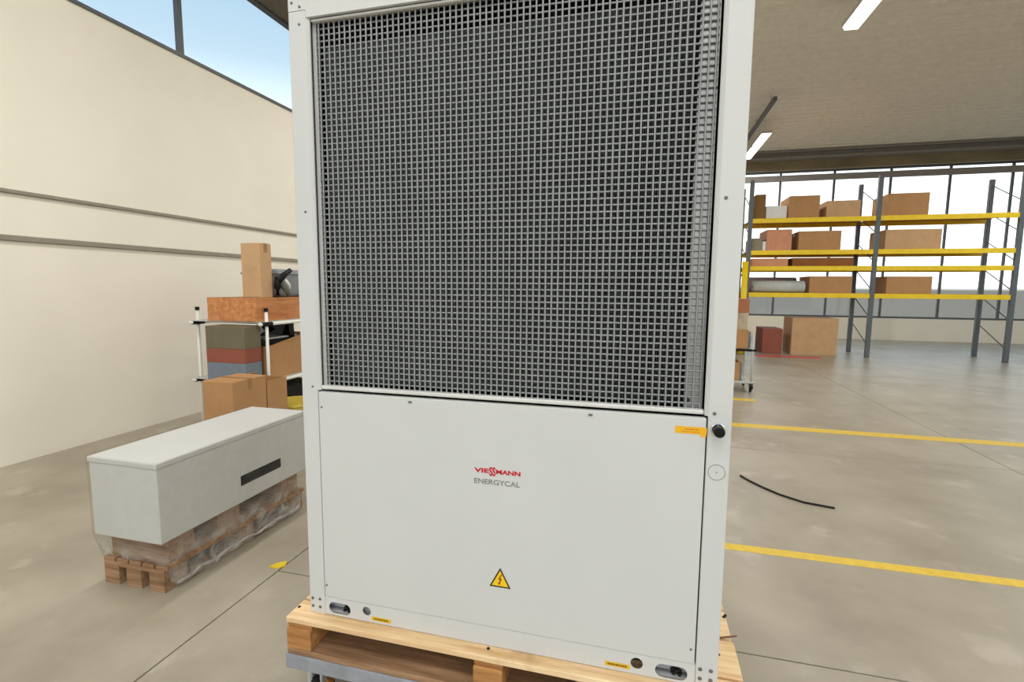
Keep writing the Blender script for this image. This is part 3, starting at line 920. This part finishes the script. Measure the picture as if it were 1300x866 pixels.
lid = thing('grey_board', 'grey board leaning against the open box on the cart', 'lid', (2.70, 7.0, 0.167))
MB().box((2.645, 6.90, 0.168), (2.675, 7.2, 0.44), 0.004).build('lid_plate', GREYBIN, lid)

cable = MB().tube([(2.0, 3.0, 0.008), (2.05, 2.90, 0.008), (2.12, 2.79, 0.008), (2.22, 2.66, 0.008), (2.36, 2.55, 0.008), (2.55, 2.50, 0.008)], 0.008, 8).build('floor_cable', RUBBER, None, True)
tag(cable, 'black cable lying on the concrete floor right of the heat pump', 'cable')

# ------------------------------------------------------------------ right: far yellow rack
GY0, GY1 = 12.0, 13.1
ra = thing('pallet_rack', 'tall storage rack with yellow beams and grey uprights by the far windows', 'rack', (5.2, 12.5, 0))
RXs = (3.60, 6.30, 9.0)
for x in RXs:
    for y in (GY0, GY1):
        MB().box((x - 0.045, y - 0.04, 0), (x + 0.045, y + 0.04, 4.2), 0.004).build('upright', RACK_G, ra)
    for k in range(6):
        z = 0.3 + k * 0.65
        MB().cyl((x, GY0 + 0.03, z), (x, GY1 - 0.03, z + 0.5), 0.012, 6).build('brace', RACK_G, ra)
levels = (1.42, 2.06, 2.44, 3.2)
for a, b in zip(RXs, RXs[1:]):
    for z in levels:
        for y in (GY0, GY1):
            MB().box((a + 0.045, y - 0.03, z - 0.02), (b - 0.045, y + 0.03, z + 0.09), 0.004).build('beam', RACK_Y, ra)
        MB().box((a + 0.05, GY0 + 0.03, z + 0.07), (b - 0.05, GY1 - 0.03, z + 0.09)).build('deck', PINE_D, ra)
off = 0.092


def rbox(x0, x1, lvl, h, m, label, y0=GY0 + 0.05, y1=GY1 - 0.2, tape=False, name='cardboard_box', cat='box'):
    z0 = (levels[lvl] + off - 0.002) if lvl >= 0 else 0.0
    return carton(x0, y0, z0, x1, y1, z0 + h, label, m, tape, None, name, cat)


rbox(3.70, 3.93, 3, 0.58, mat('olive_brown_carton', srgb(136, 100, 56), 0.8), 'olive-brown carton on the top level of the yellow rack, beside the left upright')
rbox(3.95, 4.4, 3, 0.30, WHITEBOX, 'flat white carton on the top level of the yellow rack')
rbox(4.45, 5.1, 3, 0.52, CARD, 'wide brown carton on the top level of the yellow rack', tape=True)
rbox(5.25, 5.95, 3, 0.38, CARD_P, 'pale low carton at the right end of the top rack level')
rbox(3.68, 3.90, 2, 0.30, mat('grey_olive_carton', srgb(150, 142, 120), 0.8), 'grey-olive carton on the third rack level beside the left upright')
rbox(3.91, 3.99, 2, 0.22, WHITEBOX, 'small white carton squeezed between two cartons on the third rack level')
rbox(4.00, 4.55, 2, 0.50, SALMON, 'salmon carton on the third level of the yellow rack')
rbox(4.7, 5.6, 2, 0.45, CARD, 'long brown carton on the third level of the yellow rack', tape=True)
rbox(3.70, 4.5, 1, 0.19, SALMON, 'flat salmon tray carton in the narrow gap of the rack')
rbox(4.6, 5.9, 1, 0.2, CARD_D, 'flat dark brown carton in the narrow gap of the rack')


def roll(x0, x1, y, z, r, m, label):
    t = thing('wrapped_roll', label, 'roll', ((x0 + x1) / 2, y, z - r))
    MB().cyl((x0, y, z), (x1, y, z), r, 16).build('roll_body', m, t, True)
    MB().cyl((x0 - 0.01, y, z), (x0 + 0.01, y, z), r * 0.35, 10).build('core', CARD, t)
    return t


zt = levels[0] + off
roll(3.76, 4.9, GY0 + 0.14, zt + 0.145, 0.145, PALEGREY, 'light grey wrapped roll lying on the lowest beam of the rack')
roll(3.72, 4.8, GY0 + 0.50, zt + 0.19, 0.19, PURPLE, 'grey-violet wrapped roll behind the light grey roll on the rack')
rbox(5.0, 5.9, 0, 0.4, CARD, 'brown carton right of the wrapped rolls on the lowest beam')
rbox(4.05, 4.5, -1, 0.62, REDBR, 'red-brown carton on the floor under the yellow rack', y0=GY0 + 0.1)
rbox(4.7, 5.7, -1, 0.9, CARD_P, 'large pale carton on the floor under the yellow rack', y0=GY0 + 0.1)
rbox(6.5, 7.3, 3, 0.5, CARD, 'brown carton in the right bay, top level of the rack')
rbox(6.5, 7.6, 2, 0.45, CARD_P, 'pale carton in the right bay, third level of the rack')
rbox(6.6, 7.5, 0, 0.4, CARD, 'brown carton in the right bay, lowest beam of the rack')
# dark brown stack left of the rack upright, yellow guard post in front
sk = carton(3.12, 12.2, 0, 3.53, 12.9, 1.4, 'tall brown crate standing left of the yellow rack', CARD_D, False, None, 'brown_crate', 'crate')
gp = thing('guard_post', 'yellow guard post on the floor before the left rack upright', 'post', (3.52, 11.75, 0))
MB().cyl((3.50, 11.75, 0.01), (3.50, 11.75, 2.25), 0.07, 16).build('post_tube', RACK_Y, gp, True)
MB().box((3.41, 11.66, 0), (3.59, 11.84, 0.012)).build('foot_plate', RACK_G, gp)
